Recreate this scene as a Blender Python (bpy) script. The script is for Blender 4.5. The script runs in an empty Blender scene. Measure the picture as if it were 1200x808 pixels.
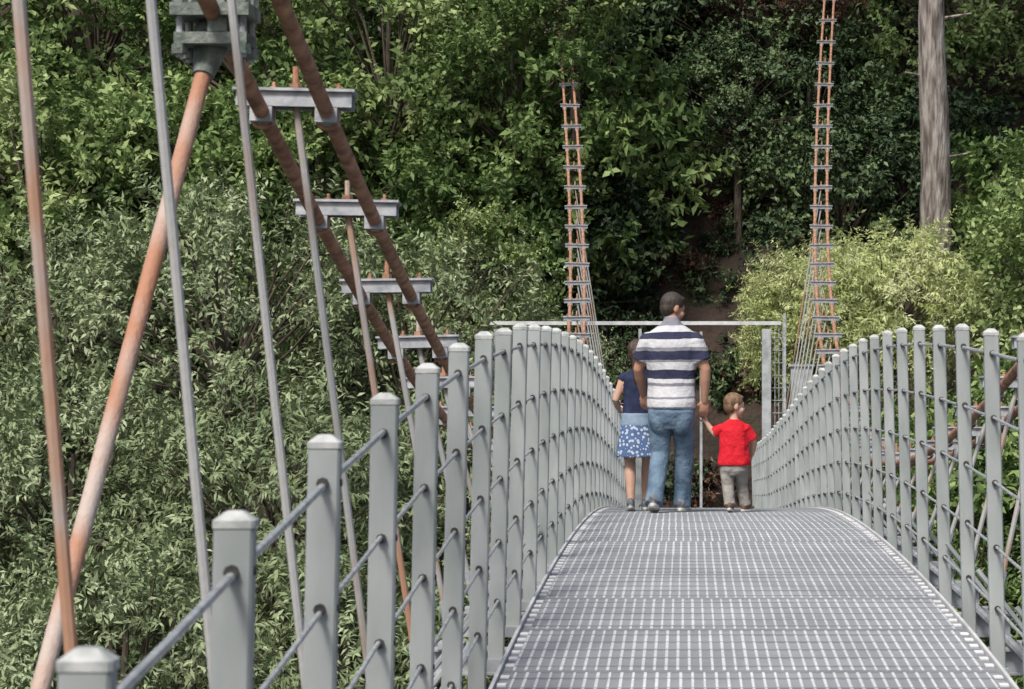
import bpy, math, random
import numpy as np
from mathutils import Vector, Matrix
from mathutils.bvhtree import BVHTree
random.seed(3)
sc=bpy.context.scene
COL=sc.collection
# ------------------------------------------------------------------ materials
def newmat(name):
    m=bpy.data.materials.new(name); m.use_nodes=True
    nt=m.node_tree; b=nt.nodes['Principled BSDF']
    return m,nt,b
def ramp(nt,stops,interp='LINEAR'):
    r=nt.nodes.new('ShaderNodeValToRGB'); cr=r.color_ramp; cr.interpolation=interp
    while len(cr.elements)<len(stops): cr.elements.new(0.5)
    for e,(p,c) in zip(cr.elements,stops):
        e.position=p; e.color=(c[0],c[1],c[2],1) if not isinstance(c,(int,float)) else (c,c,c,1)
    return r
def noisy(name,c1,c2,scale=5,rough=0.6,metal=0.0,bump=0.2,bscale=40,detail=5,stretch=(1,1,1),lo=.35,hi=.65,bdist=.01,spec=.5):
    m,nt,b=newmat(name); L=nt.links
    tc=nt.nodes.new('ShaderNodeTexCoord'); mp=nt.nodes.new('ShaderNodeMapping'); mp.inputs['Scale'].default_value=stretch
    L.new(tc.outputs['Object'],mp.inputs[0])
    n=nt.nodes.new('ShaderNodeTexNoise'); n.inputs['Scale'].default_value=scale; n.inputs['Detail'].default_value=detail
    L.new(mp.outputs[0],n.inputs['Vector'])
    r=ramp(nt,[(lo,c1),(hi,c2)]); L.new(n.outputs[0],r.inputs[0]); L.new(r.outputs[0],b.inputs['Base Color'])
    n2=nt.nodes.new('ShaderNodeTexNoise'); n2.inputs['Scale'].default_value=bscale; n2.inputs['Detail'].default_value=4
    L.new(mp.outputs[0],n2.inputs['Vector'])
    bp=nt.nodes.new('ShaderNodeBump'); bp.inputs['Strength'].default_value=bump; bp.inputs['Distance'].default_value=bdist
    L.new(n2.outputs[0],bp.inputs['Height']); L.new(bp.outputs[0],b.inputs['Normal'])
    b.inputs['Roughness'].default_value=rough; b.inputs['Metallic'].default_value=metal
    b.inputs['Specular IOR Level'].default_value=spec
    return m
M={}
M['post']=noisy('post_grey_paint',(.215,.24,.235),(.36,.385,.38),scale=7,rough=.6,bump=.2,bscale=120,stretch=(1,1,.3),bdist=.002,lo=.28,hi=.72,detail=8)
M['cap']=noisy('post_cap_paint',(.27,.29,.28),(.48,.49,.48),scale=24,rough=.6,bump=.1)
M['wire']=noisy('wire_steel',(.28,.30,.31),(.46,.48,.49),scale=30,rough=.45,metal=.3,bump=.1)
M['ferrule']=noisy('ferrule_dark',(.015,.015,.015),(.05,.045,.04),scale=30,rough=.6)
M['grate']=noisy('grating_steel',(.27,.29,.315),(.39,.41,.435),scale=1.6,rough=.55,metal=.1,bump=.1,lo=.3,hi=.7)
M['gratedark']=noisy('grating_steel_dull',(.19,.20,.22),(.28,.295,.315),scale=2.2,rough=.6,metal=.1,bump=.1,lo=.3,hi=.7)
M['gratebar']=noisy('grating_bearing_bar',(.50,.51,.52),(.78,.78,.78),scale=2.2,rough=.5,bump=.1,lo=.3,hi=.7)
M['beam']=noisy('galvanised_beam',(.24,.26,.27),(.40,.42,.43),scale=6,rough=.55,metal=.1,bump=.1)
M['edge']=noisy('edge_flat_bar',(.42,.43,.44),(.58,.58,.58),scale=6,rough=.5,bump=.1)
M['rust']=noisy('rusty_cable',(.15,.068,.04),(.50,.27,.165),scale=16,rough=.8,bump=.7,bscale=60,lo=.3,hi=.74,bdist=.004)
M['rustl']=noisy('rusty_rod_orange',(.36,.17,.10),(.42,.35,.31),scale=4,rough=.75,bump=.4,bscale=80,stretch=(1,1,.6),lo=.42,hi=.66)
M['rod']=noisy('hanger_rod_steel',(.37,.37,.36),(.28,.19,.13),scale=2.2,rough=.55,metal=.1,bump=.2,stretch=(1,1,.8),lo=.54,hi=.74)
M['rodr']=noisy('hanger_rod_rusting',(.37,.36,.35),(.36,.20,.125),scale=2.4,rough=.6,bump=.2,stretch=(1,1,.5),lo=.46,hi=.56)
M['socket']=noisy('socket_green_paint',(.075,.10,.085),(.20,.23,.20),scale=22,rough=.6,bump=.5,bscale=60)
M['clamp']=noisy('clamp_galvanised',(.20,.22,.24),(.42,.44,.46),scale=18,rough=.55,bump=.2,lo=.3,hi=.7)
M['concrete']=noisy('concrete',(.25,.24,.22),(.38,.37,.34),scale=3,rough=.9,bump=.4)
M['bark']=noisy('bark',(.04,.03,.022),(.11,.085,.06),scale=6,rough=.9,bump=.8,bscale=20,stretch=(1,1,.3),bdist=.03)
M['pinebark']=noisy('pine_bark',(.10,.08,.07),(.30,.27,.245),scale=9,rough=.95,bump=1,bscale=16,stretch=(1,1,.16),bdist=.08,lo=.38,hi=.6)
M['water']=noisy('river_water',(.02,.035,.03),(.03,.05,.04),scale=.4,rough=.08,bump=.3,bscale=3)

def terrain_mat():
    m,nt,b=newmat('hillside_soil'); L=nt.links
    tc=nt.nodes.new('ShaderNodeTexCoord')
    n=nt.nodes.new('ShaderNodeTexNoise'); n.inputs['Scale'].default_value=.9; n.inputs['Detail'].default_value=9
    L.new(tc.outputs['Object'],n.inputs['Vector'])
    r=ramp(nt,[(.3,(.012,.009,.007)),(.5,(.045,.028,.02)),(.62,(.03,.03,.016)),(.75,(.085,.052,.036))])
    L.new(n.outputs[0],r.inputs[0]); L.new(r.outputs[0],b.inputs['Base Color'])
    n2=nt.nodes.new('ShaderNodeTexNoise'); n2.inputs['Scale'].default_value=4; n2.inputs['Detail'].default_value=8
    L.new(tc.outputs['Object'],n2.inputs['Vector'])
    bp=nt.nodes.new('ShaderNodeBump'); bp.inputs['Strength'].default_value=1; bp.inputs['Distance'].default_value=.25
    L.new(n2.outputs[0],bp.inputs['Height']); L.new(bp.outputs[0],b.inputs['Normal'])
    b.inputs['Roughness'].default_value=.95
    return m
M['soil']=terrain_mat()

def leafmat(name,dark,mid,light,trans=.3,spec=.3):
    m,nt,b=newmat(name); L=nt.links
    a=nt.nodes.new('ShaderNodeAttribute'); a.attribute_name='tint'
    oi=nt.nodes.new('ShaderNodeObjectInfo')
    ad=nt.nodes.new('ShaderNodeMath'); ad.operation='MULTIPLY_ADD'; ad.inputs[1].default_value=.40
    L.new(oi.outputs['Random'],ad.inputs[0]); L.new(a.outputs['Fac'],ad.inputs[2])
    sb=nt.nodes.new('ShaderNodeMath'); sb.operation='SUBTRACT'; sb.inputs[1].default_value=.19
    L.new(ad.outputs[0],sb.inputs[0])
    r=ramp(nt,[(.05,dark),(.5,mid),(.95,light)]); L.new(sb.outputs[0],r.inputs[0])
    L.new(r.outputs[0],b.inputs['Base Color']); b.inputs['Roughness'].default_value=.55
    b.inputs['Specular IOR Level'].default_value=spec
    if trans>0:
        t=nt.nodes.new('ShaderNodeBsdfTranslucent'); L.new(r.outputs[0],t.inputs[0])
        mx=nt.nodes.new('ShaderNodeMixShader'); mx.inputs[0].default_value=trans
        L.new(b.outputs[0],mx.inputs[1]); L.new(t.outputs[0],mx.inputs[2])
        L.new(mx.outputs[0],nt.nodes['Material Output'].inputs[0])
    return m
M['leafA']=leafmat('leaf_green',(.06,.105,.03),(.145,.225,.068),(.30,.385,.15),.25)
M['leafF']=leafmat('leaf_light_green',(.10,.15,.045),(.23,.31,.105),(.40,.47,.22),.25)
M['leafB']=leafmat('leaf_silver_olive',(.10,.135,.06),(.20,.255,.125),(.34,.395,.235),.12)
M['leafC']=leafmat('leaf_yellow_green',(.30,.36,.12),(.48,.54,.23),(.64,.67,.40),.3)
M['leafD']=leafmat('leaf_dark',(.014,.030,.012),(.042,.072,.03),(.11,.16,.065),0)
M['leafE']=leafmat('leaf_dead_brown',(.04,.026,.017),(.11,.062,.042),(.20,.115,.075),0)
# ------------------------------------------------------------------ mesh builder
class MB:
    def __init__(s): s.v=[];s.f=[];s.m=[];s.mats=[];s.cur=0
    def mat(s,k):
        if k not in s.mats: s.mats.append(k)
        s.cur=s.mats.index(k); return s
    def add(s,vs,fs):
        o=len(s.v); s.v.extend([tuple(p) for p in vs]); s.f.extend([tuple(i+o for i in f) for f in fs]); s.m.extend([s.cur]*len(fs))
    def box(s,c,d,R=None):
        c=Vector(c); vs=[]
        for x in(-.5,.5):
            for y in(-.5,.5):
                for z in(-.5,.5):
                    p=Vector((x*d[0],y*d[1],z*d[2]))
                    if R is not None: p=R@p
                    vs.append(c+p)
        s.add(vs,[(0,1,3,2),(4,6,7,5),(0,4,5,1),(2,3,7,6),(0,2,6,4),(1,5,7,3)])
    def tube(s,pts,r,n=8,cap=True):
        pts=[Vector(p) for p in pts]; k=len(pts)
        rs=r if hasattr(r,'__len__') else [r]*k
        vs=[];up0=None
        for i,p in enumerate(pts):
            t=(pts[min(i+1,k-1)]-pts[max(i-1,0)]).normalized()
            ref=Vector((1,0,0)) if abs(t.x)<.9 else Vector((0,1,0))
            if up0 is None: up0=ref
            a=(up0-t*up0.dot(t)).normalized(); b=t.cross(a)
            up0=a
            for j in range(n):
                an=2*math.pi*j/n; vs.append(p+(a*math.cos(an)+b*math.sin(an))*rs[i])
        fs=[]
        for i in range(k-1):
            for j in range(n):
                fs.append((i*n+j,i*n+(j+1)%n,(i+1)*n+(j+1)%n,(i+1)*n+j))
        if cap: fs.append(tuple(range(n))[::-1]); fs.append(tuple((k-1)*n+j for j in range(n)))
        s.add(vs,fs)
    def obj(s,name,parent=None,smooth=False,bevel=0):
        me=bpy.data.meshes.new(name); me.from_pydata(s.v,[],s.f)
        for k in s.mats: me.materials.append(M[k])
        me.polygons.foreach_set('material_index',s.m)
        me.update()
        o=bpy.data.objects.new(name,me); COL.objects.link(o)
        if smooth:
            me.polygons.foreach_set('use_smooth',[True]*len(s.f))
            try: me.set_sharp_from_angle(angle=math.radians(40))
            except Exception: pass
        if bevel:
            md=o.modifiers.new('bev','BEVEL'); md.width=bevel; md.segments=2; md.limit_method='ANGLE'
        if parent: o.parent=parent
        return o
def empty(name,loc=(0,0,0)):
    e=bpy.data.objects.new(name,None); e.location=loc; COL.objects.link(e); return e
# ------------------------------------------------------------------ bridge profile
kd=[-12,-6,0,2.95,3.95,4.95,5.95,7,8.5,10.3,12,14,16,18,20,22,25,29,36,44,50]
kz=[-3.2,-2.75,-2.05,-1.77,-1.65,-1.56,-1.475,-1.40,-1.315,-1.265,-1.245,-1.25,-1.29,-1.36,-1.475,-1.62,-1.87,-2.25,-2.85,-3.4,-3.7]
_g=np.arange(-12,50,.05); _z=np.interp(_g,kd,kz)
_k=np.exp(-.5*(np.arange(-40,41)*.05/.7)**2); _k/=_k.sum()
_zs=np.convolve(np.pad(_z,40,mode='edge'),_k,mode='valid')
def DZ(d): return float(np.interp(d,_g,_zs))
CX=.265; HW=1.0
D0,D1=-8.0,44.0
def slopeR(d):
    a=math.atan2(DZ(d+.1)-DZ(d-.1),.2); return Matrix.Rotation(a,3,'X')
bridge=empty('suspension_bridge',(CX,0,0))
def bobj(mb,name,**k):
    o=mb.obj(name,**k); o.parent=bridge; o.location=(-CX,0,0); return o
# grating
g=MB()
d=D0; i=0
while d<D1:
    z=DZ(d); seam=(i%32)
    if seam in(0,31):
        g.mat('gratedark'); g.box((CX,d,z-.012),(2*HW-.02,.009,.027),slopeR(d))
    elif seam%6==3:
        g.mat('gratedark'); g.box((CX,d,z-.0105),(2*HW-.02,.006,.026),slopeR(d))
    else:
        g.mat('grate'); g.box((CX,d,z-.0125),(2*HW-.02,.0045,.026),slopeR(d))
    d+=.033; i+=1
bobj(g,'deck_grating_cross_bars')
g=MB(); g.mat('gratebar')
pl=.033*32; nb=41
p=D0; rr=random.Random(5)
while p<D1-.01:
    a,b=p+.008,p+pl-.018
    off=rr.uniform(-.012,.012); zo=rr.uniform(-.0025,-.0005)
    for j in range(nb):
        x=CX-HW+.06+j*(2*HW-.12)/(nb-1)+off; w=.0052*rr.uniform(.8,1.2)
        n=3; vs=[];fs=[]
        for q in range(n+1):
            dd=a+(b-a)*q/n; z=DZ(dd)+zo+.001
            vs+=[(x-w,dd,z-.026),(x-w,dd,z),(x+w,dd,z),(x+w,dd,z-.026)]
        for q in range(n):
            o=q*4
            fs+=[(o,o+1,o+5,o+4),(o+1,o+2,o+6,o+5),(o+2,o+3,o+7,o+6),(o+3,o,o+4,o+7)]
        fs+=[(0,3,2,1),(n*4,n*4+1,n*4+2,n*4+3)]
        g.add(vs,fs)
    for sx in(-1,1):
        for q in range(6):
            dd=a+.1+q*.16
            g.box((CX+sx*(HW-.028),dd,DZ(dd)+.002),(.035,.05,.006),slopeR(dd))
    p+=pl
bobj(g,'deck_grating_bearing_bars')
def strip(mb,x,w,zt,h,d0=D0,d1=D1,step=.5):
    n=int((d1-d0)/step); vs=[];fs=[]
    for q in range(n+1):
        dd=d0+(d1-d0)*q/n; z=DZ(dd)+zt
        vs+=[(x-w/2,dd,z-h),(x-w/2,dd,z),(x+w/2,dd,z),(x+w/2,dd,z-h)]
    for q in range(n):
        o=q*4; fs+=[(o,o+1,o+5,o+4),(o+1,o+2,o+6,o+5),(o+2,o+3,o+7,o+6),(o+3,o,o+4,o+7)]
    fs+=[(0,3,2,1),(n*4,n*4+1,n*4+2,n*4+3)]
    mb.add(vs,fs)
g=MB(); g.mat('edge')
for sx in(-1,1): strip(g,CX+sx*(HW+.004),.014,.016,.06)
g.mat('beam')
for sx in(-1,1):
    strip(g,CX+sx*(HW-.02),.05,-.05,.12)
    strip(g,CX+sx*.35,.05,-.05,.12)
bobj(g,'deck_stringers_and_edge_bars')
# main cables
D_C0,D_C1=-15.0,58.0
def CZ(d): return -1.1+.0096*(d-22)**2 if d<22 else -1.1+.0093*(d-22)**2
def CLat(d): return 1.645+(.0014*(d-20)**2 if d>20 else 0)
g=MB(); g.mat('rust')
for sx in(-1,1):
    for o in(-.115,.115):
        pts=[(CX+sx*CLat(dd)+o,dd,CZ(dd)) for dd in np.arange(D_C0,D_C1+.01,.6)]
        g.tube(pts,.028,10)
bobj(g,'main_cables',smooth=True)
# hangers, clamps, cross beams
HS=[4.25+1.21*k for k in range(-13,44)]
cl=MB(); hg=MB(); bm=MB()
for dd in HS:
    if dd<-12 or dd>57: continue
    for sx in(-1,1):
        xc=CX+sx*CLat(dd); zc=CZ(dd)
        sl=(.0192*(dd-22)); R=Matrix.Rotation(math.atan(sl)*.35,3,'X')@Matrix.Rotation(random.uniform(-.03,.03),3,'Y')
        c=Vector((xc,dd,zc+.062))
        cl.mat('clamp')
        cl.box(c+R@Vector((0,0,.020)),(.43,.11,.010),R)
        cl.box(c+R@Vector((0,.035,-.012)),(.41,.010,.052),R)
        cl.box(c+R@Vector((0,-.035,-.012)),(.41,.010,.052),R)
        for o in(-.115,.115):
            cl.mat('clamp')
            cl.box(c+R@Vector((o,0,-.066)),(.078,.08,.052),R)
            cl.mat('rust')
            cl.tube([c+R@Vector((o+.036*math.cos(a_),0,-.062+.0-.036*math.sin(a_)-.012)) for a_ in [math.pi*k_/8 for k_ in range(9)]],.008,6)
            for e in(-.036,.036):
                cl.tube([c+R@Vector((o+e,0,-.075)),c+R@Vector((o+e,0,.055))],.007,6)
                cl.tube([c+R@Vector((o+e,0,.026)),c+R@Vector((o+e,0,.038))],.014,6)
        cl.mat('rustl'); cl.tube([c,c+Vector((0,0,.11))],.011,8)
        cl.mat('rust'); cl.tube([c+Vector((0,0,.026)),c+Vector((0,0,.05))],.022,6)
        if D0<dd<D1:
            hg.mat('rodr' if (abs(dd-4.25)<.1 or random.random()<.3) else 'rod')
            b=(CX+sx*1.345,dd,DZ(dd)-.14)
            hg.tube([c+Vector((0,0,-.02)),b],.0135,8)
            hg.mat('clamp'); 
            tb=Vector(b); dr=(c-tb).normalized()
            hg.tube([tb+dr*.03,tb+dr*.22],.022,8)
    if D0<dd<D1:
        z=DZ(dd)-.2; bm.mat('beam')
        bm.box((CX,dd,z+.055),(2.86,.09,.010)); bm.box((CX,dd,z-.055),(2.86,.09,.010)); bm.box((CX,dd,z),(2.85,.010,.099))
        for sx in(-1,1):
            bm.box((CX+sx*1.345,dd,z+.075),(.12,.12,.028))
            bm.tube([(CX+sx*1.38,dd+.03,z+.06),(CX+sx*1.10,dd+.03,z+.42)],.012,6)
bobj(cl,'cable_clamps'); bobj(hg,'hanger_rods',smooth=True); bobj(bm,'cross_beams')
g=MB(); g.mat('beam')
for sx in(-1,1):
    g.tube([(CX+sx*1.25,q,DZ(q)-.115) for q in np.arange(D0,D1,.8)],.02,8)
bobj(g,'side_stay_pipes',smooth=True)
# wind guy with socket (near) both sides
for sx in(-1,1):
    def P(x,y,z): return Vector((CX+sx*(CX-x) if sx>0 else x,y,z))
    g=MB()
    top=P(-1.53,7.1,.90); bot=P(-1.80,6.0,-1.15)
    dr=(bot-top).normalized(); far=top+dr*7.5
    g.mat('rustl'); g.tube([top-dr*.02,far],.0265,12)
    g.mat('socket')
    g.tube([top-dr*.20,top-dr*.17,top-dr*.13,top-dr*.08,top-dr*.01,top+dr*.05],[.045,.060,.064,.060,.044,.034],16)
    zc=CZ(7.1); cx_=top.x+.03
    g.box((cx_,7.1,zc+.030),(.25,.20,.040)); g.box((cx_,7.1,zc-.060),(.23,.17,.036)); g.box((cx_+.02,7.1,zc-.014),(.06,.15,.05))
    for o in(-.10,.10):
        for e in(-.065,.065):
            g.mat('clamp'); g.tube([(cx_+o,7.1+e,zc-.12),(cx_+o,7.1+e,zc+.10)],.012,8)
            g.mat('socket'); g.tube([(cx_+o,7.1+e,zc-.11),(cx_+o,7.1+e,zc-.079)],.026,6)
            g.tube([(cx_+o,7.1+e,zc+.051),(cx_+o,7.1+e,zc+.080)],.026,6)
    g.box(tuple(top-dr*.17),(.07,.13,.12))
    bobj(g,'wind_guy_rod_and_socket',smooth=True)
# towers
for ty in(-15.2,58.3):
    t=empty('bridge_tower',(CX,ty,0)); g=MB(); g.mat('concrete')
    L=CLat(ty); zt=CZ(ty)
    for sx in(-1,1):
        g.box((sx*L,0,zt/2-3),(.5,.6,zt+6)); 
    g.box((0,0,zt-1.2),(2*L-.504,.4,.6)); g.mat('clamp')
    for sx in(-1,1): g.box((sx*L,0,zt+.06),(.6,.66,.11))
    g.obj('tower_frame',parent=t)
# ------------------------------------------------------------------ railings
PH=1.345
PD0=[2.97+.985*k for k in range(-11,42)]
for side,xr in((-1,-.80),(1,1.33)):
    PD=[q-(.235 if side>0 else 0) for q in PD0]
    rl=empty('bridge_railing',(xr,0,0))
    g=MB(); w=.0355 if side<0 else .0325; wy=.022; ch=.005
    fer=MB()
    hts=[.095,.375,.655,.935,1.20]
    for dd in PD:
        if dd>D1: continue
        if abs(dd)<1.2: continue
        zb=DZ(dd)-.16; zt=DZ(dd)+PH
        lean=side*.028+random.uniform(-.006,.006); jy=random.uniform(-.012,.012); zt+=random.uniform(-.006,.006)
        def X(z): return lean*(zt-z)/PH
        prof=[(-w+ch,-wy),(w-ch,-wy),(w,-wy+ch),(w,wy-ch),(w-ch,wy),(-w+ch,wy),(-w,wy-ch),(-w,-wy+ch)]
        g.mat('post'); vs=[];k=8
        for z in(zb,zt-.02):
            vs+=[(X(z)+a,dd+jy+b,z) for a,b in prof]
        g.add(vs,[(j,(j+1)%k,(j+1)%k+k,j+k) for j in range(k)]+[tuple(range(k))[::-1],tuple(range(k,2*k))])
        g.mat('cap'); vs=[]
        for z,sc_ in((zt-.018,1.07),(zt-.004,1.07),(zt+.011,.5),(zt+.013,.35)):
            vs+=[(a*sc_,dd+jy+b*sc_,z) for a,b in prof]
        fs=[tuple(range(k))[::-1],tuple(range(3*k,4*k))]
        for q in range(3): fs+=[(q*k+j,q*k+(j+1)%k,(q+1)*k+(j+1)%k,(q+1)*k+j) for j in range(k)]
        g.add(vs,fs)
        g.mat('beam'); g.box((side*.028-side*.035+ side*0.0,dd,zb+.02),(.16,.10,.05))
        for h in hts:
            z=zt-h
            for e in(-1,1):
                fer.mat('ferrule'); fer.tube([(X(z),dd+jy+e*(wy-.002),z),(X(z),dd+jy+e*(wy+.014),z)],.0135,8)
            fer.mat('ferrule'); fer.tube([(X(z)-side*(w-.002),dd+jy,z+.0),(X(z)-side*(w+.004),dd+jy,z)],.009,6)
    o=g.obj('posts',parent=rl)
    fer.obj('wire_ferrules',parent=rl)
    g=MB(); g.mat('wire')
    for h in hts:
        pts=[]
        for q in PD:
            if q>D1: continue
            pts.append((side*.028*h/PH,q,DZ(q)+PH-h))
            if q+.985<D1: 
                m_=q+.49; pts.append((side*.028*h/PH,m_,(DZ(q)+DZ(q+.985))/2+PH-h-.003))
        g.tube(pts,.0085 if h<.1 else .0065,8)
    g.obj('wires',parent=rl,smooth=True)
# ------------------------------------------------------------------ portal gate
gt=empty('portal_gate',(.2,42.5,0)); g=MB(); g.mat('edge')
g.box((-1.15,0,.41),(5.6,.07,.07)); 
g.mat('beam')
g.box((1.37,-.03,-1.7),(.17,.12,4.0)); g.box((-1.05,.03,-1.6),(.06,.06,3.8)); g.box((.12,.03,-1.7),(.05,.05,3.9)); g.box((-3.8,0,-2),(.1,.1,4.6))
g.mat('clamp')
g.box((1.72,0,-.5),(.05,.05,2.2))
for q in range(9): g.box((1.56+.0,.0,-1.55+q*.24),(.30,.012,.012))
for q in range(4): g.box((1.46+q*.075,.014,-.6),(.012,.012,2.0))
g.mat('beam'); g.box((2.05,.05,-.95),(.42,.04,1.1)); g.box((2.05,.02,-.4),(.5,.05,.04))
g.obj('gate_frame',parent=gt)
# ------------------------------------------------------------------ terrain
def sm(a,b,t):
    t=np.clip((t-a)/(b-a),0,1); return t*t*(3-2*t)
def H(x,y):
    x=np.asarray(x,float); y=np.asarray(y,float)
    z=-3.3+0*x
    z=z-6.2*sm(-7,6,y)
    z=z+5.6*sm(36,46.5,y)
    z=z+1.12*np.clip(y-48.5,0,36)+.25*np.clip(y-84.5,0,200)
    nz=.6*np.sin(x*.31+y*.17)+.4*np.sin(x*.53-y*.61+1)+.22*np.sin(x*1.3+y*1.1)+.13*np.sin(x*2.6-y*2.2+2)+.08*np.sin(x*5.1+y*4.3)
    far=sm(3,9,np.abs(x-CX)+.0)*.7+.3*sm(47,50,y)+.0
    z=z+nz*far
    z=z+.05*np.clip(-y-20,0,300)*1
    return z
def axis(lo,hi,c0,c1,fine,coarse):
    a=[lo]
    while a[-1]<hi:
        t=a[-1]; a.append(t+(fine if c0<=t<c1 else coarse))
    return np.array(a)
ax=axis(-260,260,-26,20,.4,6); ay=axis(-200,320,30,92,.4,6)
X,Y=np.meshgrid(ax,ay); Z=H(X,Y)
rows,cols=X.shape
idx=np.arange(X.size).reshape(rows,cols)
F=np.stack([idx[:-1,:-1],idx[:-1,1:],idx[1:,1:],idx[1:,:-1]],-1).reshape(-1,4)
def fast_mesh(name,V,F,k):
    me=bpy.data.meshes.new(name); me.vertices.add(len(V)); me.vertices.foreach_set('co',V.astype(np.float32).ravel())
    me.loops.add(F.size); me.loops.foreach_set('vertex_index',F.astype(np.int32).ravel())
    me.polygons.add(len(F)); me.polygons.foreach_set('loop_start',np.arange(0,F.size,k,dtype=np.int32))
    me.update(calc_edges=True); return me
me=fast_mesh('hillside_ground',np.stack([X,Y,Z],-1).reshape(-1,3),F,4)
me.materials.append(M['soil']); me.polygons.foreach_set('use_smooth',[True]*len(F))
o=bpy.data.objects.new('hillside_ground',me); COL.objects.link(o)
g=MB(); g.mat('water'); g.add([(-250,2,-9.1),(250,2,-9.1),(250,41,-9.1),(-250,41,-9.1)],[(0,1,2,3)]); g.obj('river_water')
# ------------------------------------------------------------------ trees
def nrm(a): return a/np.maximum(np.linalg.norm(a,axis=-1,keepdims=True),1e-6)
def crown(name,seed,R,ncl,ntw,nlf,Ll,Lw,droop,matk,twl=(.35,.8),spread=.8,inner=.45,jit=.22,trunk=True):
    r=np.random.default_rng(seed)
    dirs=nrm(r.normal(size=(ncl,3))); 
    lob=nrm(r.normal(size=(9,3))); lw=r.uniform(-.30,.34,9)
    rad=(inner+(1-inner)*r.random(ncl)**.45)
    rad*=1+(np.clip(dirs@lob.T,0,1)**4@lw)
    R=np.array(R); c=dirs*rad[:,None]*R
    ctint=r.uniform(.12,.82,ncl)
    out=nrm(dirs)
    C=np.repeat(c,ntw,0); O=np.repeat(out,ntw,0)
    n=len(C)
    C=C+r.normal(size=(n,3))*jit
    T=nrm(O*.6+r.normal(size=(n,3))*spread*.7+np.array([0,0,.15-droop*.5]))
    TL=r.uniform(twl[0],twl[1],n)
    tt=np.repeat(ctint,ntw)+r.normal(size=n)*.08
    C2=np.repeat(C,nlf,0);T2=np.repeat(T,nlf,0);L2=np.repeat(TL,nlf);t2=np.repeat(tt,nlf)
    m=len(C2); u=np.tile(np.linspace(.05,1,nlf),n)
    pos=C2+T2*(L2*u)[:,None]; pos[:,2]-=droop*.5*(L2*u)**2
    side=nrm(np.cross(T2,r.normal(size=(m,3))))
    ld=nrm(T2*.55+side*.9+np.array([0,0,-droop*.6]))
    nn=nrm(r.normal(size=(m,3))*.55+np.array([0,-.25,.8])+nrm(pos/R)*.5)
    w=nrm(np.cross(ld,nn)); nn=np.cross(w,ld)
    le=Ll*r.uniform(.6,1.3,m)[:,None]; wi=Lw*r.uniform(.7,1.25,m)[:,None]
    b=pos; tip=pos+ld*le-nn*le*.12; mid=pos+ld*le*.45
    v=np.stack([b,mid+w*wi*.5+nn*wi*.15,tip,mid-w*wi*.5+nn*wi*.15],1).reshape(-1,3)
    F=np.arange(len(v)).reshape(-1,4)
    me=fast_mesh(name,v,F,4); me.materials.append(M[matk])
    at=me.attributes.new('tint','FLOAT','POINT')
    at.data.foreach_set('value',np.repeat(np.clip(t2+r.normal(size=m)*.14,0,1),4).astype(np.float32))
    g=MB(); g.mat('bark'); rz=R[2]
    if trunk: g.tube([(0.2,0.1,-rz-9),(0.05,0,-rz-4),(0,0,-rz*.9),(.1,.05,-rz*.2),(0,0,rz*.5)],[.28,.22,.18,.12,.04],8)
    k=1 if trunk else .3
    for j in range(0,ncl,2):
        e=c[j]; s0=np.array([0,0,min(-rz*.7+.4*(e[2]+rz)*.6,rz*.3)])
        mm=(s0+e)/2+r.normal(size=3)*.15*k+np.array([0,0,.15*k])
        g.tube([s0,mm,e,e+nrm(dirs[j])*.4*k],[.045*k,.028*k,.016*k,.006*k],5)
    mt=bpy.data.meshes.new(name+'_trunk'); mt.from_pydata(g.v,[],g.f); mt.materials.append(M['bark']); mt.update()
    return me,mt
CR={}
CR['A']=[crown('broad_crown_a',11,(3,3,2.9),110,10,12,.22,.115,.15,'leafA'),crown('broad_crown_b',12,(3.1,2.8,3.2),110,10,12,.20,.11,.1,'leafA',twl=(.4,1.0))]
CR['B']=[crown('willow_crown_a',21,(2.7,2.7,2.6),130,11,15,.18,.052,.3,'leafB',twl=(.4,1.0),spread=1.0),crown('willow_crown_b',22,(2.6,2.8,3.0),130,11,15,.16,.055,.25,'leafB',twl=(.3,.9),spread=1.0)]
CR['C']=[crown('feathery_crown',31,(2.0,1.8,1.6),120,13,20,.15,.036,.5,'leafC',twl=(.4,.9),spread=.8)]
CR['S']=[crown('small_shrub',41,(.8,.8,.6),30,6,9,.17,.07,.2,'leafA',twl=(.15,.4),jit=.06,trunk=False)]
def tree(name,kind,x,y,z,s=1.0,mat=None,var=None,sz=1.0):
    lst=CR[kind]; cm,tm=lst[(var if var is not None else random.randrange(len(lst)))%len(lst)]
    e=empty(name,(x,y,z)); e.scale=(s,s,s*sz); e.rotation_euler=(0,0,random.uniform(0,6.28))
    o=bpy.data.objects.new('crown',cm); COL.objects.link(o); o.parent=e
    if mat: o.material_slots[0].link='OBJECT'; o.material_slots[0].material=M[mat]
    t=bpy.data.objects.new('trunk_and_limbs',tm); COL.objects.link(t); t.parent=e
    return e
R_=random.Random(77)
def h(x,y): return float(H(x,y))
for (ry,dz,st) in((53,2.2,3.6),(57.5,2.8,3.7),(62.5,3.2,4.1)):
    x=-20+R_.uniform(-1,1)
    while x<14:
        xx=x+R_.uniform(-.6,.6); yy=ry+R_.uniform(-1.2,1.2)
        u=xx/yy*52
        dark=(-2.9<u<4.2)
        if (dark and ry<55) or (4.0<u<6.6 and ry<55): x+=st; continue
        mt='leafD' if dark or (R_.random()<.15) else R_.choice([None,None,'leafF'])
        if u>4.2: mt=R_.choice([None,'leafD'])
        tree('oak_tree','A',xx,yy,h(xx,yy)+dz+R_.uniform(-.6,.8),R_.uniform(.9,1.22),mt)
        x+=st+R_.uniform(-.3,.5)
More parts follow.
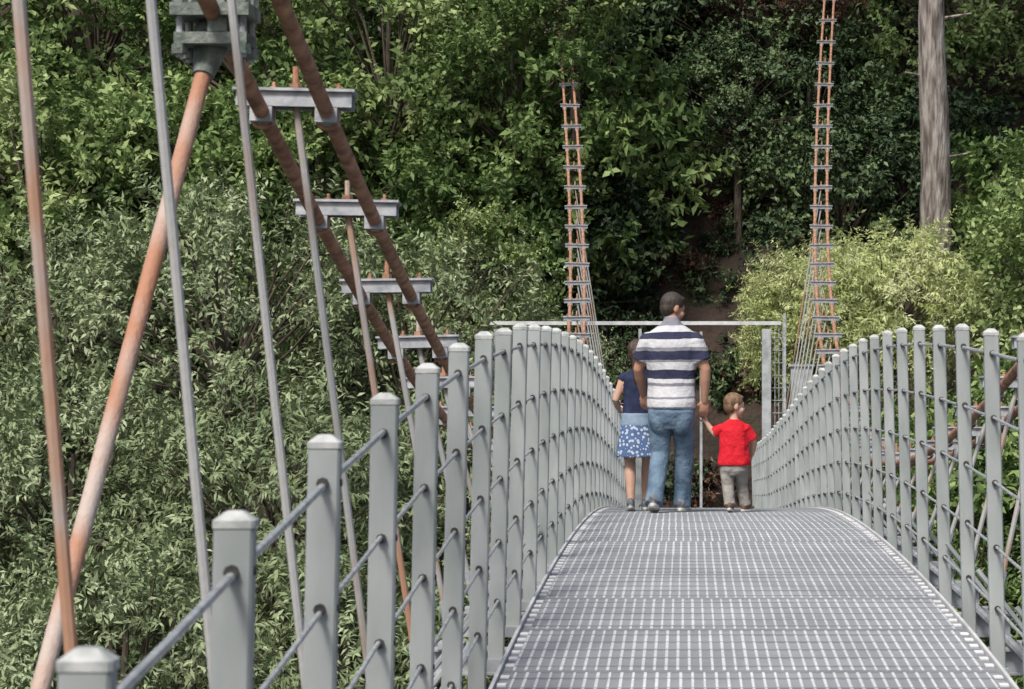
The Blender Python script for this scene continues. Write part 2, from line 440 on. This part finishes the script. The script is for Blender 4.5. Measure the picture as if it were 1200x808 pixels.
for (x,y,z,s) in((-3.0,52,2.2,.8),(-1.9,55.5,5.8,.8),(3.1,55,5.4,.8),(3.8,53,3.2,.75),(1.0,57.5,8.9,.9),(-1.9,51,-.4,.5),(1.3,54.2,5.9,.5)):
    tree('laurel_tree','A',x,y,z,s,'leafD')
tree('oak_tree','A',-2.5,50.5,8.6,.58,None)
for (x,y,z,s) in((2.1,55.5,8.8,.45),(3.3,56,8.6,.4),(-.4,54.5,4.4,.28)):
    tree('dead_frond_shrub','B',x,y,z,s,'leafE')
for (x,y,z,s,m) in((-14,48,2.6,.95,'leafF'),(-11,49,3.4,1.0,None),(-8,48.5,2.6,.9,None),(-5.4,50,2.0,.9,None),(-6.8,51,6.0,1.0,'leafF'),(-10,51.5,6.8,1.0,None),(-3.9,50.5,5.4,.75,None),(-4.3,47.5,1.2,.5,'leafF')):
    tree('oak_tree','A',x,y,z,s,m)
for (x,y,z,s) in((-12.2,43,-.6,1.0),(-8.6,42,.2,1.0),(-5.4,43.5,-.6,.95),(-10.6,38.5,-3.4,1.0),(-7.0,38,-3.2,1.0),(-3.9,40,-3.2,.9),(-12.8,37,-6.2,1.0),(-8.8,35,-6.0,1.0),(-5.4,35.5,-6.0,1.0),(-2.8,37,-6.2,.9),(-2.9,44.5,-.9,.55),(-14.5,41,-2.5,1.0)):
    tree('willow_tree','B',x,y,z,s)
for (x,y,z,s) in((2.75,46.6,.45,.74),(4.4,46.2,.8,.85),(3.5,47.6,1.0,.6)):
    tree('feathery_shrub','C',x,y,z,s)
for (x,y,z,s,k,m) in((7.9,43.5,1.2,.75,'A','leafF'),(9.8,46,2.6,.9,'A',None),(3.9,42.5,-3.2,.8,'B','leafA'),(6.9,41,-2.6,.9,'A',None),(5.2,38.5,-5.6,.9,'B','leafA'),(8.6,39,-5,1.0,'A','leafD'),(2.9,40,-6,.7,'B',None),(9.2,50.5,2.6,1.0,'A',None),(5.5,54.5,4.2,.9,'A','leafD')):
    tree('alder_tree',k,x,y,z,s,m)
for q in range(30):
    x=R_.uniform(-2.4,3.4); y=R_.uniform(48.4,56)
    tree('bank_shrub','S',x,y,h(x,y)+.1,R_.uniform(.35,.95),R_.choice(['leafD','leafE','leafD','leafD','leafE']))
# pine trunk
pt=empty('pine_tree',(5.62,49.2,0)); g=MB(); g.mat('pinebark')
pts=[];rs=[]
for q in range(60):
    z=-4+q*.4; pts.append((.03*math.sin(q*.4)-.004*q,0,z)); rs.append(.43-.0048*q+.015*math.sin(q*1.7)*math.sin(q*.9))
g.tube(pts,rs,24)
for q in range(14):
    z=11+q*.6; a=q*2.4; l=2.6-.12*q
    g.tube([(-.1,0,z),(math.cos(a)*l*.6-.1,math.sin(a)*l*.6,z+.3),(math.cos(a)*l,math.sin(a)*l,z+.4)],[.1,.06,.02],6)
for q,(z,a,l) in enumerate(((2.4,3.5,.35),(4.1,-.4,.45),(5.9,3.3,.3),(7.2,-.2,.5))):
    g.tube([(-.08,0,z),(math.cos(a)*(.35+l)-.1,math.sin(a)*.3-.1,z+.12)],[.05,.02],6)
g.obj('trunk',parent=pt,smooth=True)
o=bpy.data.objects.new('crown',CR['A'][0][0]); COL.objects.link(o); o.parent=pt; o.location=(0,0,17); o.scale=(1.1,1.1,1.7)
o.material_slots[0].link='OBJECT'; o.material_slots[0].material=M['leafD']
# ------------------------------------------------------------------ people
def cloth(name,c1,c2,scale=30,bump=.5,wr=7):
    m=noisy(name,c1,c2,scale=scale,rough=.85,bump=bump,bscale=wr,bdist=.03,spec=.2); return m
def skinm(name,c):
    m=noisy(name,tuple(k*.9 for k in c),c,scale=20,rough=.5,bump=.1,bscale=80,bdist=.002,spec=.3)
    return m
M['skin']=skinm('skin_tanned',(.43,.235,.16)); M['skinc']=skinm('skin_child',(.52,.32,.235))
M['hairm']=noisy('hair_dark',(.02,.014,.01),(.05,.035,.025),scale=60,rough=.6,bump=.8,bscale=120,stretch=(1,1,.2))
M['hairb']=noisy('hair_brown',(.10,.055,.028),(.22,.13,.07),scale=60,rough=.6,bump=.8,bscale=120,stretch=(1,1,.2))
M['hairg']=noisy('hair_dark_brown',(.03,.018,.011),(.075,.045,.03),scale=60,rough=.6,bump=.8,bscale=120,stretch=(1,1,.2))
M['jeans']=cloth('jeans_denim',(.065,.11,.165),(.15,.215,.285),scale=7,bump=.9,wr=12)
M['red']=cloth('red_tshirt',(.48,.010,.02),(.58,.018,.03),scale=10,wr=14,bump=.8)
M['khaki']=cloth('khaki_cotton',(.19,.18,.165),(.29,.275,.25),scale=10,wr=15,bump=.8)
M['navy']=cloth('navy_top',(.015,.02,.05),(.03,.04,.085),scale=10)
M['shoe']=noisy('shoe_grey',(.06,.07,.08),(.20,.21,.22),scale=25,rough=.7)
M['shoeb']=noisy('shoe_brown',(.08,.04,.025),(.16,.09,.055),scale=25,rough=.7)
M['sole']=noisy('shoe_sole',(.40,.40,.38),(.52,.52,.49),scale=20,rough=.7)
M['lip']=noisy('lips',(.36,.14,.115),(.40,.17,.13),rough=.5)
M['eye']=noisy('eye_white',(.5,.48,.46),(.6,.58,.56),rough=.3); M['iris']=noisy('iris_dark',(.02,.012,.01),(.03,.02,.01),rough=.2)
def stripes(name,stops):
    m=cloth(name,(1,1,1),(1,1,1),wr=11,bump=.8); nt=m.node_tree; L=nt.links; b=nt.nodes['Principled BSDF']
    tc=nt.nodes.new('ShaderNodeTexCoord'); sp=nt.nodes.new('ShaderNodeSeparateXYZ'); L.new(tc.outputs['Object'],sp.inputs[0])
    mr=nt.nodes.new('ShaderNodeMapRange'); mr.inputs[1].default_value=.8; mr.inputs[2].default_value=1.6
    nz=nt.nodes.new('ShaderNodeTexNoise'); nz.inputs['Scale'].default_value=5; L.new(tc.outputs['Object'],nz.inputs['Vector'])
    ma=nt.nodes.new('ShaderNodeMath'); ma.operation='MULTIPLY_ADD'; ma.inputs[1].default_value=.035; L.new(nz.outputs[0],ma.inputs[0]); L.new(sp.outputs[2],ma.inputs[2])
    L.new(ma.outputs[0],mr.inputs[0]); r=ramp(nt,[((z+.017-.8)/.8,c) for z,c in stops],'CONSTANT'); L.new(mr.outputs[0],r.inputs[0])
    L.new(r.outputs[0],b.inputs['Base Color']); return m
Wt=(.50,.50,.52); Nv=(.03,.033,.065); Gr=(.20,.20,.23)
M['stripe']=stripes('striped_polo',[(.783,Wt),(.925,Gr),(.945,Wt),(1.03,Gr),(1.055,Wt),(1.09,Nv),(1.165,Wt),(1.225,Gr),(1.245,Nv),(1.315,Gr),(1.345,Wt),(1.41,Nv),(1.465,Wt),(1.52,Gr)])
def skirtmat():
    m=cloth('patterned_skirt',(1,1,1),(1,1,1)); nt=m.node_tree; L=nt.links; b=nt.nodes['Principled BSDF']
    tc=nt.nodes.new('ShaderNodeTexCoord'); v=nt.nodes.new('ShaderNodeTexVoronoi'); v.inputs['Scale'].default_value=34; L.new(tc.outputs['Object'],v.inputs['Vector'])
    r=ramp(nt,[(0,(.42,.46,.52)),(.38,(.42,.46,.52)),(.44,(.05,.09,.2)),(.7,(.08,.14,.28))]); L.new(v.outputs['Distance'],r.inputs[0]); L.new(r.outputs[0],b.inputs['Base Color']); return m
M['skirt']=skirtmat()
M['denimL']=cloth('light_denim',(.16,.23,.32),(.24,.32,.41),scale=12)
class Body:
    def __init__(s): s.v=[];s.f=[];s.lab={}
    def _add(s,lab,vs,fs):
        o=len(s.v); s.v+= [tuple(p) for p in vs]; s.f+=[tuple(i+o for i in f) for f in fs]
        L=s.lab.setdefault(lab,([],[])); o=len(L[0]); L[0].extend([Vector(p) for p in vs]); L[1].extend([tuple(i+o for i in f) for f in fs])
    def rings(s,lab,rs):
        n=len(rs[0]); vs=[p for r in rs for p in r]; fs=[]
        for i in range(len(rs)-1):
            for j in range(n): fs.append((i*n+j,i*n+(j+1)%n,(i+1)*n+(j+1)%n,(i+1)*n+j))
        fs.append(tuple(range(n))[::-1]); fs.append(tuple((len(rs)-1)*n+j for j in range(n)))
        s._add(lab,vs,fs)
    def loft(s,lab,secs,n=28,fold=0):
        s.rings(lab,[[Vector((cx+rx*(1+fold*math.sin(7*2*math.pi*j/n+z*4))*math.cos(2*math.pi*j/n),cy+ry*(1+fold*math.sin(7*2*math.pi*j/n+z*4))*math.sin(2*math.pi*j/n),z)) for j in range(n)] for cx,cy,z,rx,ry in secs])
    def ell(s,lab,c,r,R=None,n=20,m=12):
        rs=[]
        for i in range(m+1):
            ph=math.pi*(.02+.96*i/m)-math.pi/2; ring=[]
            for j in range(n):
                t=2*math.pi*j/n; p=Vector((r[0]*math.cos(ph)*math.cos(t),r[1]*math.cos(ph)*math.sin(t),r[2]*math.sin(ph)))
                if R is not None: p=R@p
                ring.append(Vector(c)+p)
            rs.append(ring)
        s.rings(lab,rs)
    def limb(s,lab,pts,rad,n=16,rnd=True):
        pts=[Vector(p) for p in pts]
        P=[];Q=[]
        t0=(pts[1]-pts[0]).normalized(); t1=(pts[-1]-pts[-2]).normalized()
        if rnd:
            for a in(-80,-50,-25): P.append(pts[0]+t0*rad[0]*math.sin(math.radians(a))); Q.append(rad[0]*math.cos(math.radians(a)))
        P+=pts; Q+=list(rad)
        if rnd:
            for a in(25,50,80): P.append(pts[-1]+t1*rad[-1]*math.sin(math.radians(a))); Q.append(rad[-1]*math.cos(math.radians(a)))
        k=len(P); up=None; rs=[]
        for i in range(k):
            t=(P[min(i+1,k-1)]-P[max(i-1,0)]).normalized()
            if up is None: up=Vector((1,0,0)) if abs(t.x)<.8 else Vector((0,1,0))
            a=(up-t*up.dot(t)).normalized(); b=t.cross(a); up=a
            rs.append([P[i]+(a*math.cos(2*math.pi*j/n)+b*math.sin(2*math.pi*j/n))*Q[i] for j in range(n)])
        s.rings(lab,rs)
    def hand(s,lab,wr,d,pn,thumb,sc=1.0,curl=.9):
        wr=Vector(wr); d=Vector(d).normalized(); pn=Vector(pn); pn=(pn-d*pn.dot(d)).normalized(); th=d.cross(pn)
        if th.dot(Vector(thumb))<0: th=-th
        R=Matrix((th,pn,d)).transposed()
        s.ell(lab,wr+d*.045*sc,(.042*sc,.017*sc,.056*sc),R,14,8)
        for i,(o,l) in enumerate(((.030,.070),(.010,.080),(-.010,.075),(-.030,.058))):
            p=wr+d*.085*sc+th*o*sc; a=0; pts=[p-d*.02*sc]
            pts.append(p)
            for q,f in enumerate((.45,.32,.23)):
                a+=curl*(.55,.95,.7)[q]; pts.append(pts[-1]+(d*math.cos(a)+pn*math.sin(a))*l*f*sc*1.15)
            s.limb(lab,pts,[.0095*sc,.0095*sc,.009*sc,.0085*sc,.0075*sc],8)
        p=wr+d*.02*sc+th*.030*sc
        s.limb(lab,[p,p+(th*.75+d*.55+pn*.2)*.035*sc,p+(th*.8+d*1.3+pn*.7)*.042*sc,p+(th*.7+d*1.7+pn*1.3)*.046*sc],[.014*sc,.012*sc,.0105*sc,.009*sc],8)
    def head(s,c,sc,yaw,pitch=0,skin='skin',hair='hairm',child=False,tilt=0):
        R=Matrix.Rotation(yaw,3,'Z')@Matrix.Rotation(pitch,3,'X')@Matrix.Rotation(tilt,3,'Y'); c=Vector(c)
        def E(lab,p,r,n=20,m=14): s.ell(lab,c+R@(Vector(p)*sc),[k*sc for k in r],R,n,m)
        E(skin,(0,-.008,.012),(.074,.093,.098)); jw=.058 if not child else .062
        E(skin,(0,.026,-.052),(jw,.062,.062)); E(skin,(0,.062,-.098),(.024,.022,.018))
        for q in(-1,1):
            E(skin,(q*.076,-.008,-.012),(.012,.021,.033),12,8); E(skin,(q*.036,.058,-.04),(.026,.026,.028))
            E('eye',(q*.029,.0745,.004),(.0125,.008,.0075),12,8); E('iris',(q*.029,.0795,.004),(.0055,.0045,.0065),10,6)
            E(hair,(q*.030,.080,.024),(.017,.005,.0042),10,6)
        s.limb(skin,[c+R@(Vector((0,.080,.008))*sc),c+R@(Vector((0,.096,-.020))*sc),c+R@(Vector((0,.096,-.032))*sc)],[.008*sc,.011*sc,.013*sc],10)
        E('lip',(0,.084,-.062),(.022,.009,.006),12,6)
        E(hair,(0,-.020,.030),(.082,.098,.094),24,16); E(hair,(0,-.045,-.012),(.074,.066,.075)); E(hair,(0,.040,.080),(.055,.038,.026))
    def build(s,name,parent,vox,sm_it=3):
        me=bpy.data.meshes.new(name); me.from_pydata(s.v,[],s.f); me.update()
        o=bpy.data.objects.new(name,me); COL.objects.link(o)
        md=o.modifiers.new('r','REMESH'); md.mode='VOXEL'; md.voxel_size=vox; md.use_smooth_shade=True
        ms=o.modifiers.new('s','SMOOTH'); ms.factor=.5; ms.iterations=sm_it
        dg=bpy.context.evaluated_depsgraph_get(); ev=o.evaluated_get(dg)
        nm=bpy.data.meshes.new_from_object(ev,depsgraph=dg); o.modifiers.clear(); o.data=nm; bpy.data.meshes.remove(me)
        labs=list(s.lab); trees=[BVHTree.FromPolygons(s.lab[l][0],s.lab[l][1]) for l in labs]
        nm.materials.clear()
        for l in labs: nm.materials.append(M[l])
        mi=[]
        for p in nm.polygons:
            c=p.center; best=9;bi=0
            for i,t in enumerate(trees):
                r=t.find_nearest(c,.06)
                if r[3] is not None and r[3]<best: best=r[3];bi=i
            mi.append(bi)
        nm.polygons.foreach_set('material_index',mi); nm.polygons.foreach_set('use_smooth',[True]*len(mi)); nm.update()
        o.parent=parent
        print(name,len(mi)); return o
def shoe(b,p,fd,pitch,sc=1.0,lab='shoe'):
    R=Matrix.Rotation(fd,3,'Z')@Matrix.Rotation(-pitch,3,'X'); p=Vector(p)
    def T(q): return p+R@(Vector(q)*sc)
    b.ell(lab,T((0,.055,.045)),(.045*sc,.135*sc,.04*sc),R); b.ell(lab,T((0,-.02,.07)),(.042*sc,.06*sc,.05*sc),R)
    rs=[]
    for z in(.0,.008,.028,.032):
        k=1 if .005<z<.03 else .94
        ring=[]
        for j in range(24):
            t=2*math.pi*j/24; x=math.cos(t)*.047*k*(1+.12*math.sin(t)); y=.055+math.sin(t)*.148*k
            ring.append(T((x,y,z)))
        rs.append(ring)
    b.rings('sole',rs)
MD=18.1
# --- man
man=empty('man_walking',(-.105,MD,DZ(MD)+.003)); man.rotation_euler=(0,0,math.radians(-9))
b=Body()
b.loft('stripe',[(0,-.008,.855,.196,.158),(0,-.006,.90,.200,.155),(0,0,1.02,.194,.132),(0,0,1.12,.196,.126),(0,0,1.25,.214,.130),(0,0,1.36,.226,.130),(0,0,1.42,.222,.118),(0,0,1.465,.190,.104),(0,0,1.50,.140,.092),(0,0,1.535,.090,.080),(0,0,1.565,.066,.070)],42,.014)
b.limb('stripe',[(0,0,1.55),(0,.004,1.585)],[.070,.064],20,rnd=False)
b.loft('jeans',[(0,-.005,.68,.12,.10),(0,-.010,.74,.186,.128),(0,-.014,.82,.192,.142),(0,0,.93,.17,.11)])
for q in(-1,1): b.ell('jeans',(q*.088,-.030,.765),(.096,.100,.145))
b.limb('skin',[(0,0,1.48),(.0,.012,1.62)],[.062,.058])
b.head((.012,.025,1.668),1.04,math.radians(-54),math.radians(-14))
for q,el,wr in((-1,(-.278,.02,1.165),(-.262,.17,.955)),(1,(.282,-.01,1.16),(.265,.05,.905))):
    sh=Vector((q*.190,0,1.395)); e=Vector(el); w=Vector(wr)
    b.limb('stripe',[sh,sh.lerp(e,.35),sh.lerp(e,.70)],[.078,.077,.077],20,rnd=False)
    b.ell('stripe',sh,(.078,.082,.076))
    b.limb('skin',[sh,sh.lerp(e,.6),e,e.lerp(w,.3),w],[.058,.052,.043,.045,.028],16)
b.hand('skin',(.265,.05,.905),(-.10,.15,-1),(-.3,1,.1),(-1,0,0),1.0,.75)
b.hand('skin',(-.262,.17,.955),(-.0,.3,-1),(.4,1,.1),(1,0,0),1.0,.6)
Lk=[(-.095,0,.84),(-.100,.035,.48),(-.112,-.165,.125)]
Rk=[(.095,0,.84),(.090,.11,.475),(.062,.17,.10)]
for K in(Lk,Rk):
    a,k,c=[Vector(p) for p in K]
    b.limb('jeans',[a,a.lerp(k,.5),k,k.lerp(c,.35),c.lerp(k,.02)],[.098,.094,.078,.076,.068],20)
    b.limb('jeans',[c.lerp(k,.25),c+(c-k).normalized()*.055],[.070,.076],20,rnd=False)
shoe(b,(-.115,-.205,.040),math.radians(6),math.radians(14))
shoe(b,(.062,.16,-.006),math.radians(-5),math.radians(0))
b.build('body',man,.0065,4)
# --- boy
boy=empty('boy_walking',(.405,MD+.05,DZ(MD+.05)+.003))
b=Body()
b.loft('red',[(0,0,.385,.135,.095),(0,0,.41,.138,.098),(0,0,.50,.122,.088),(0,0,.60,.120,.084),(0,0,.67,.124,.078),(0,0,.715,.105,.066),(0,0,.74,.072,.056),(0,0,.758,.045,.045)],36,.022)
b.limb('skinc',[(0,0,.72),(.002,.008,.80)],[.036,.035])
b.head((.008,.015,.872),.86,math.radians(-72),math.radians(-6),'skinc','hairb',True)
hl=Vector((-.226,.035,.735))
for q,e,w in((-1,(-.165,.03,.640),hl),(1,(.168,.03,.565),(.148,.11,.46))):
    sh=Vector((q*.100,0,.680)); e=Vector(e); w=Vector(w)
    b.limb('red',[sh,sh.lerp(e,.75)],[.046,.050],16,rnd=False); b.ell('red',sh,(.046,.048,.043))
    b.limb('skinc',[sh,e,e.lerp(w,.4),w],[.034,.027,.026,.019],12)
b.hand('skinc',hl,(-.30,.15,.60),(-.3,1,-.2),(0,-1,.3),.60,1.0)
b.hand('skinc',(.148,.11,.46),(-.1,.3,-1),(-1,.2,0),(0,1,0),.58,.7)
b.loft('khaki',[(0,0,.30,.085,.07),(0,0,.34,.118,.085),(0,0,.41,.115,.082)])
for K,fy in((((-.055,0,.36),(-.05,-.01,.215),(-.035,-.07,.07)),-.10),(((.055,0,.36),(.065,.07,.22),(.095,.07,.06)),.05)):
    a,k,c=[Vector(p) for p in K]
    b.limb('khaki',[a,k,c.lerp(k,.1)],[.064,.050,.046],16); b.limb('khaki',[c.lerp(k,.3),c+(c-k).normalized()*.01],[.045,.049],16,rnd=False)
shoe(b,(-.035,-.095,.012),math.radians(-10),math.radians(12),.62,'shoeb'); shoe(b,(.095,.06,-.002),math.radians(-40),0,.62,'shoeb')
b.build('body',boy,.0046)
# --- girl
GD=MD+.5
girl=empty('girl_walking',(-.385,GD,DZ(GD)+.003)); girl.scale=(1.03,1.03,1.03)
b=Body()
b.loft('navy',[(0,0,.80,.130,.095),(0,0,.92,.118,.085),(0,0,1.02,.135,.09),(0,0,1.08,.138,.083),(0,0,1.125,.10,.065),(0,0,1.155,.052,.05)],30,.015)
b.loft('denimL',[(0,0,.70,.145,.11),(0,0,.76,.138,.10),(0,0,.79,.134,.098)])
b.loft('skirt',[(0,0,.44,.185,.15),(0,0,.455,.186,.15),(0,0,.58,.165,.13),(0,0,.71,.138,.105)],56,.03)
b.limb('skinc',[(0,0,1.12),(0,.008,1.22)],[.04,.04])
b.head((0,.02,1.285),.93,math.radians(-30),0,'skinc','hairg',True)
b.limb('hairg',[(-.01,-.06,1.33),(-.02,-.115,1.28),(-.02,-.105,1.15),(-.02,-.09,1.05)],[.03,.034,.03,.012])
for q,e,w in((-1,(-.185,-.01,.90),(-.165,.13,.83)),(1,(.165,-.0,.93),(.125,-.13,.86))):
    sh=Vector((q*.115,0,1.08)); e=Vector(e); w=Vector(w)
    b.limb('skinc',[sh,e,e.lerp(w,.4),w],[.042,.031,.031,.021],12)
    b.ell('navy',sh,(.049,.051,.048))
b.hand('skinc',(-.165,.13,.83),(0,1,-.2),(1,0,0),(0,0,1),.75,.7)
b.hand('skinc',(.125,-.13,.86),(.1,-.6,-.5),(1,0,0),(0,0,1),.75,.9)
for K in(((-.07,0,.70),(-.07,.02,.40),(-.06,-.10,.085)),((.07,0,.70),(.072,.08,.40),(.055,.12,.07))):
    a,k,c=[Vector(p) for p in K]
    b.limb('skinc',[a,a.lerp(k,.6),k,k.lerp(c,.35),c],[.075,.062,.046,.047,.03],14)
shoe(b,(-.06,-.125,.012),0,math.radians(14),.8,'shoe'); shoe(b,(.055,.105,-.004),0,0,.8,'shoe')
b.build('body',girl,.0055)
# ------------------------------------------------------------------ light, world, camera
EL=math.radians(54); AZ=math.radians(205)
w=bpy.data.worlds.new('World'); sc.world=w; w.use_nodes=True; nt=w.node_tree
bg=nt.nodes['Background']; sky=nt.nodes.new('ShaderNodeTexSky'); sky.sky_type='NISHITA'; sky.sun_disc=False
sky.sun_elevation=EL; sky.sun_rotation=AZ; sky.air_density=1.0; sky.dust_density=4
nt.links.new(sky.outputs[0],bg.inputs[0]); bg.inputs[1].default_value=.15
s=bpy.data.lights.new('sun','SUN'); s.energy=4.2; s.angle=math.radians(14); s.color=(1,.96,.89)
so=bpy.data.objects.new('sun',s); COL.objects.link(so)
dirv=Vector((math.sin(AZ)*math.cos(EL),math.cos(AZ)*math.cos(EL),math.sin(EL)))
so.rotation_euler=dirv.to_track_quat('Z','Y').to_euler(); so.location=dirv*50
cam=bpy.data.cameras.new('camera'); co=bpy.data.objects.new('camera',cam); COL.objects.link(co)
co.location=(0,0,0); co.rotation_euler=(math.radians(90),0,0)
cam.sensor_width=36; cam.lens=78; cam.shift_x=-202/1200; cam.clip_start=.1; cam.clip_end=1500
cam.dof.use_dof=True; cam.dof.focus_distance=20; cam.dof.aperture_fstop=11
sc.camera=co
sc.view_settings.view_transform='Standard'; sc.view_settings.look='None'; sc.view_settings.exposure=0
